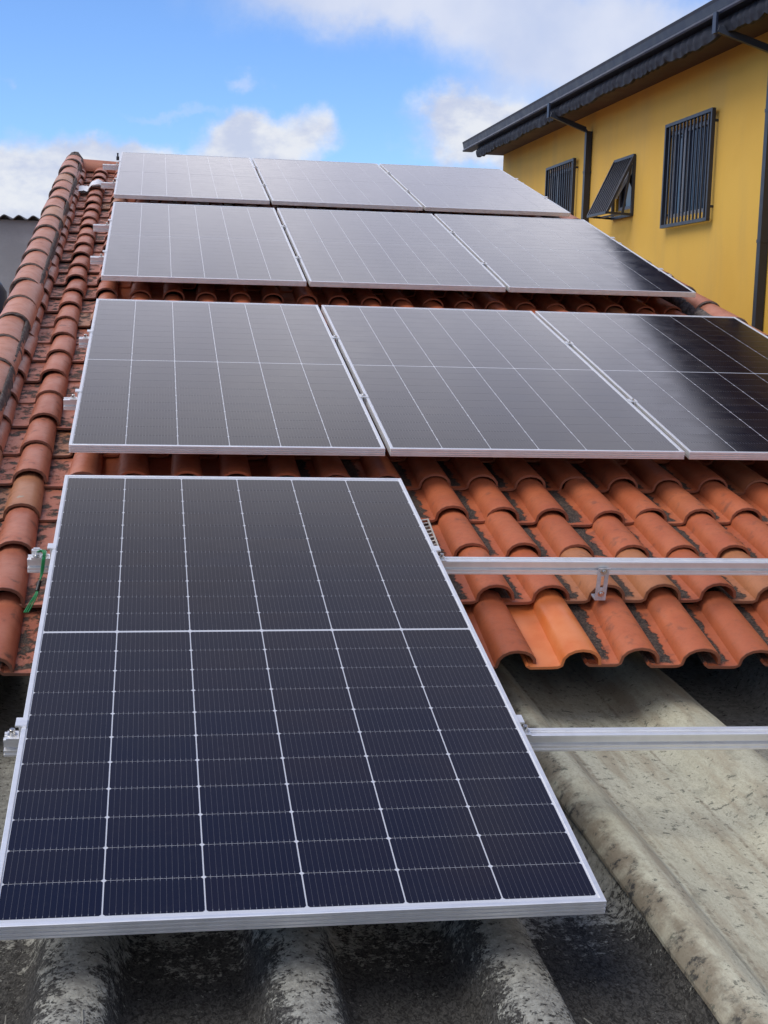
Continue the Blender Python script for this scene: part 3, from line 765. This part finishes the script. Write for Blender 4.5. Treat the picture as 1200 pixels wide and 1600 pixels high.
# scalloped fringe hanging behind the gutter, with lumpy tile ends
b = MB(); rows = []; Yf0, Yf1 = Y0 - .3, 19.60; n = 900
for i in range(n + 1):
    y = Yf0 + (Yf1 - Yf0) * i / n
    yw_ = y + .10 * math.sin(2.1 * y) + .06 * math.sin(5.3 * y); ph = (yw_ / .56) % 1; drop = (.026 + .010 * math.sin(3.7 * y)) * math.sqrt(max(0, 1 - (2 * ph - 1) ** 2)) + .014 * abs(math.sin(yw_ * 15 + math.sin(y)))
    zb = 3.752 - drop; bul = .013 * math.sin(yw_ * 34 + 2 * math.sin(y * 1.3))
    rows.append([(5.30, y, 3.884), (5.262 + bul, y, 3.81), (5.268 + bul, y, (3.81 + zb) / 2), (5.28, y, zb), (5.315, y, zb - .004), (5.335 + bul, y, 3.755), (5.37, y, 3.83)])
b.grid([r[::-1] for r in rows]); k = b.vs(rows[-1]); b.face([k + q for q in range(7)])
yp('eave_fringe', b.mesh('eave_fringe', M_FRINGE, 50))
# downpipes
def pipe(y, yw, wid):
    b = MB(); b.box((5.168, y - .04, 3.72), (5.188, y + .04, 3.90)); g_ = yp('pipe_strap', b.mesh('pipe_strap', M_NAVY))
    h = wid / 2; b = MB()
    A, Bp = Vector((5.21, y, 3.76)), Vector((XW - h - .012, yw, 3.575)); dd = (Bp - A)
    def sec(c, a1, a2): return [c + a1 * s1 * h + a2 * s2 * h for s1, s2 in ((-1, -1), (1, -1), (1, 1), (-1, 1))]
    sd = Vector((-dd.y, dd.x, 0)).normalized(); upv = sd.cross(dd).normalized()
    if upv.z < 0: upv = -upv
    C_ = Vector((XW - h - .012, yw, 3.50))
    b.loft([sec(A, sd * .8, upv * .8), sec(Bp - dd.normalized() * .05, sd * .8, upv * .8), sec(Vector((XW - h - .012, yw, 3.545)), Vector((0, 1, 0)), Vector((-1, 0, 0)))], True, True)
    b.loft([sec(Vector((XW - h - .012, yw, z)), Vector((0, 1, 0)), Vector((-1, 0, 0))) for z in (3.57, -3.3)], True, True)
    p_ = yp('downpipe', b.mesh('downpipe', M_PIPE))
    b = MB()
    for z in (3.05, 1.9, .5): b.box((XW - wid - .016, yw - h - .006, z), (XW - .002, yw + h + .006, z + .03))
    yp('pipe_clip', b.mesh('pipe_clip', M_PIPE), Matrix.Identity(4), p_)
pipe(15.16, 15.10, .074); pipe(9.80, 9.67, .074)
# windows: glass, frame, projecting grille of flat bars
def gy(y, z, x):
    k = (x - CAM.x) / (XW - CAM.x); return CAM.y + (y - CAM.y) * k, CAM.z + (z - CAM.z) * k
def window(op, lean=False):
    a, c, e, f = op; fr = MB(); t = .045
    x0, x1 = XW + .03, XW + .08
    fr.box((x0, a, e), (x1, a + t, f)); fr.box((x0, c - t, e), (x1, c, f)); fr.box((x0, a + t, e), (x1, c - t, e + t)); fr.box((x0, a + t, f - t), (x1, c - t, f))
    md = a + (c - a) * .66
    if not lean: fr.box((x0 - .01, md - .03, e + t), (x1 - .01, md + .03, f - t))
    w_ = yp('window', fr.mesh('window', M_FRAME))
    gl = MB(); gl.box((XW + .055, a + t, e + t), (XW + .06, c - t, f - t)); yp('pane', gl.mesh('pane', M_GLASS), Matrix.Identity(4), w_)
def grille(y0, y1, z0, z1, n, lab=None):
    x = XW - .055; t = .034; d = .020
    Y0_, Z0_ = gy(y0, z0, x); Y1_, Z1_ = gy(y1, z1, x)
    fr = MB()
    fr.box((x - d, Y0_, Z0_), (x + d, Y0_ + t, Z1_)); fr.box((x - d, Y1_ - t, Z0_), (x + d, Y1_, Z1_)); fr.box((x - d, Y0_ + t, Z0_), (x + d, Y1_ - t, Z0_ + t)); fr.box((x - d, Y0_ + t, Z1_ - t), (x + d, Y1_ - t, Z1_))
    for zz in (Z0_ + .13, Z1_ - .13):
        for yy in (Y0_ + t / 2, Y1_ - t / 2): fr.box((x + d, yy - .012, zz), (XW - .001, yy + .012, zz + .024))
    g_ = yp('window_grille', fr.mesh('window_grille', M_BAR), label=lab)
    bm_ = MB(); bm_.box((-.008, -.011, Z0_ + t), (.008, .011, Z1_ - t)); me = bm_.mesh('bar', M_BARL)
    for i in range(n):
        yy = Y0_ + t / 2 + (Y1_ - Y0_ - t) * (i + 1) / (n + 1)
        yp('bar', me, T((x, yy, 0)), g_)
for o_, ln in zip(OPEN, (False, True, False)): window(o_, ln)
grille(15.814, 17.146, 2.16, 3.323, 12); grille(11.111, 12.419, 2.195, 3.299, 12)
# tilted grille over the small awning window
ya, yb_, zt, zb = 13.378, 14.086, 3.087, 2.414; xo = XW - .33
fr = MB(); t = .014
def bar(m_, p, q, tt=.013):
    p, q = Vector(p), Vector(q); dn = (q - p).normalized(); s1 = dn.cross(Vector((0, 1, 0)) if abs(dn.y) < .9 else Vector((0, 0, 1))).normalized(); s2 = dn.cross(s1)
    m_.loft([[c_ + s1 * a_ * tt + s2 * b_ * tt for a_, b_ in ((-1, -1), (1, -1), (1, 1), (-1, 1))] for c_ in (p, q)], True, True)
xw_ = XW - .016; yn, yf = gy(ya, 0, xo)[0], gy(yb_, 0, xo)[0]
for y_ in (ya, yb_):
    bar(fr, (xw_, y_, zt), (xw_, y_, zb), .016); bar(fr, (xw_, y_, zt), (xo, y_ - .03, zb + .01), .015); bar(fr, (xw_, y_, zb), (xo, y_ - .03, zb + .01), .013)
bar(fr, (xw_, ya, zt), (xw_, yb_, zt), .016); bar(fr, (xo, ya - .03, zb + .01), (xo, yb_ - .03, zb + .01), .015); bar(fr, (xw_, ya, zb), (xw_, yb_, zb), .018); bar(fr, (XW - .17, ya - .015, zb), (XW - .17, yb_ - .015, zb + .005), .010)
bar(fr, (xw_ - .03, ya + .02, zt - .10), (XW - .13, ya, zb), .012); bar(fr, (XW - .24, ya + .03, zb), (XW - .24, ya + .03, zb + .15), .010)
tg = yp('window_grille', fr.mesh('window_grille', M_BAR), label='slanted box shaped window grille standing out from the yellow wall')
for i in range(8):
    yy = (i + 1) / 9; m_ = MB(); bar(m_, (xw_, ya + (yb_ - ya) * yy, zt - .012), (xo, ya - .03 + (yb_ - ya) * yy, zb + .02), .0105); yp('bar', m_.mesh('bar', M_BARL), Matrix.Identity(4), tg)
# tilted sash behind it
a, c, e, f = OPEN[1]
sa = MB(); P0, P1 = Vector((XW + .01, a, f - .03)), Vector((XW - .19, a, e + .12))
for y_ in (a + .02, c - .02): bar(sa, (P0.x, y_, P0.z), (P1.x, y_, P1.z), .016)
bar(sa, (P1.x, a, P1.z), (P1.x, c, P1.z), .018); bar(sa, (P0.x, a, P0.z), (P0.x, c, P0.z), .016)
s_o = yp('awning_sash', sa.mesh('awning_sash', M_FRAME))
gl = MB(); gl.loft([[(P0.x, y_, P0.z), (P1.x, y_, P1.z), (P1.x + .006, y_, P1.z + .002), (P0.x + .006, y_, P0.z + .002)] for y_ in (a + .03, c - .03)], True, True)
yp('pane', gl.mesh('pane', M_SASH), Matrix.Identity(4), s_o)

# ------------------------------------------------------------------ grey neighbour on the left
NB = Vector((-5, 17, -3.4)); gn = thing('grey_building', T(NB), 'grey rendered building with a corrugated roof edge behind the left verge', 'building')
def gp(name, me):
    o = bpy.data.objects.new(name, me); COL.objects.link(o); o.parent = gn; o.matrix_parent_inverse = T(NB).inverted(); return o
b = MB(); b.box((-9, 16, -3.4), (-.95, 16.2, 2.235)); b.box((-9, 16.2, -3.4), (-8.8, 20, 2.235)); b.box((-1.15, 16.2, -3.4), (-.95, 20, 2.235)); gp('wall', b.mesh('wall', M_RENDER))
b = MB(); xs = [-9.2 + .0221 * i for i in range(375)]
zz = lambda x: 2.268 + .026 * math.cos(x * 2 * math.pi / .177)
b.grid([[(x, y, zz(x) + (y - 15.9) * .02) for x in xs] for y in (15.88, 20.2)]); b.grid([[(x, y, zz(x) - .012 + (y - 15.9) * .02) for x in xs[::-1]] for y in (15.88, 20.2)])
b.grid([[(x, 15.88, zz(x) - .012) for x in xs], [(x, 15.88, zz(x)) for x in xs]])
gp('corrugated_roof', b.mesh('corrugated_roof', M_CEMENT, 60))
# dark blue tank just showing at the left edge
b = MB(); rings = []
for z, r in ((.0, .40), (.06, .44), (.30, .46), (.52, .45), (.60, .40), (.66, .30), (.68, .10)):
    rings.append([(math.cos(2 * math.pi * k / 28) * r, math.sin(2 * math.pi * k / 28) * r, z) for k in range(28)])
b.loft(rings, True, True)
link('water_tank', b.mesh('water_tank', M_TANK, 35), None, T((-1.34, 9.2, .72)), 'dark blue plastic tank just showing at the left edge below the grey wall', 'tank')
b = MB(); b.box((-2.6, 8.4, -3.4), (-.9, 10.2, .719))
link('tank_base', b.mesh('tank_base', M_BRICKWALL), None, None, 'rendered block carrying the dark blue tank at the left edge', 'wall')
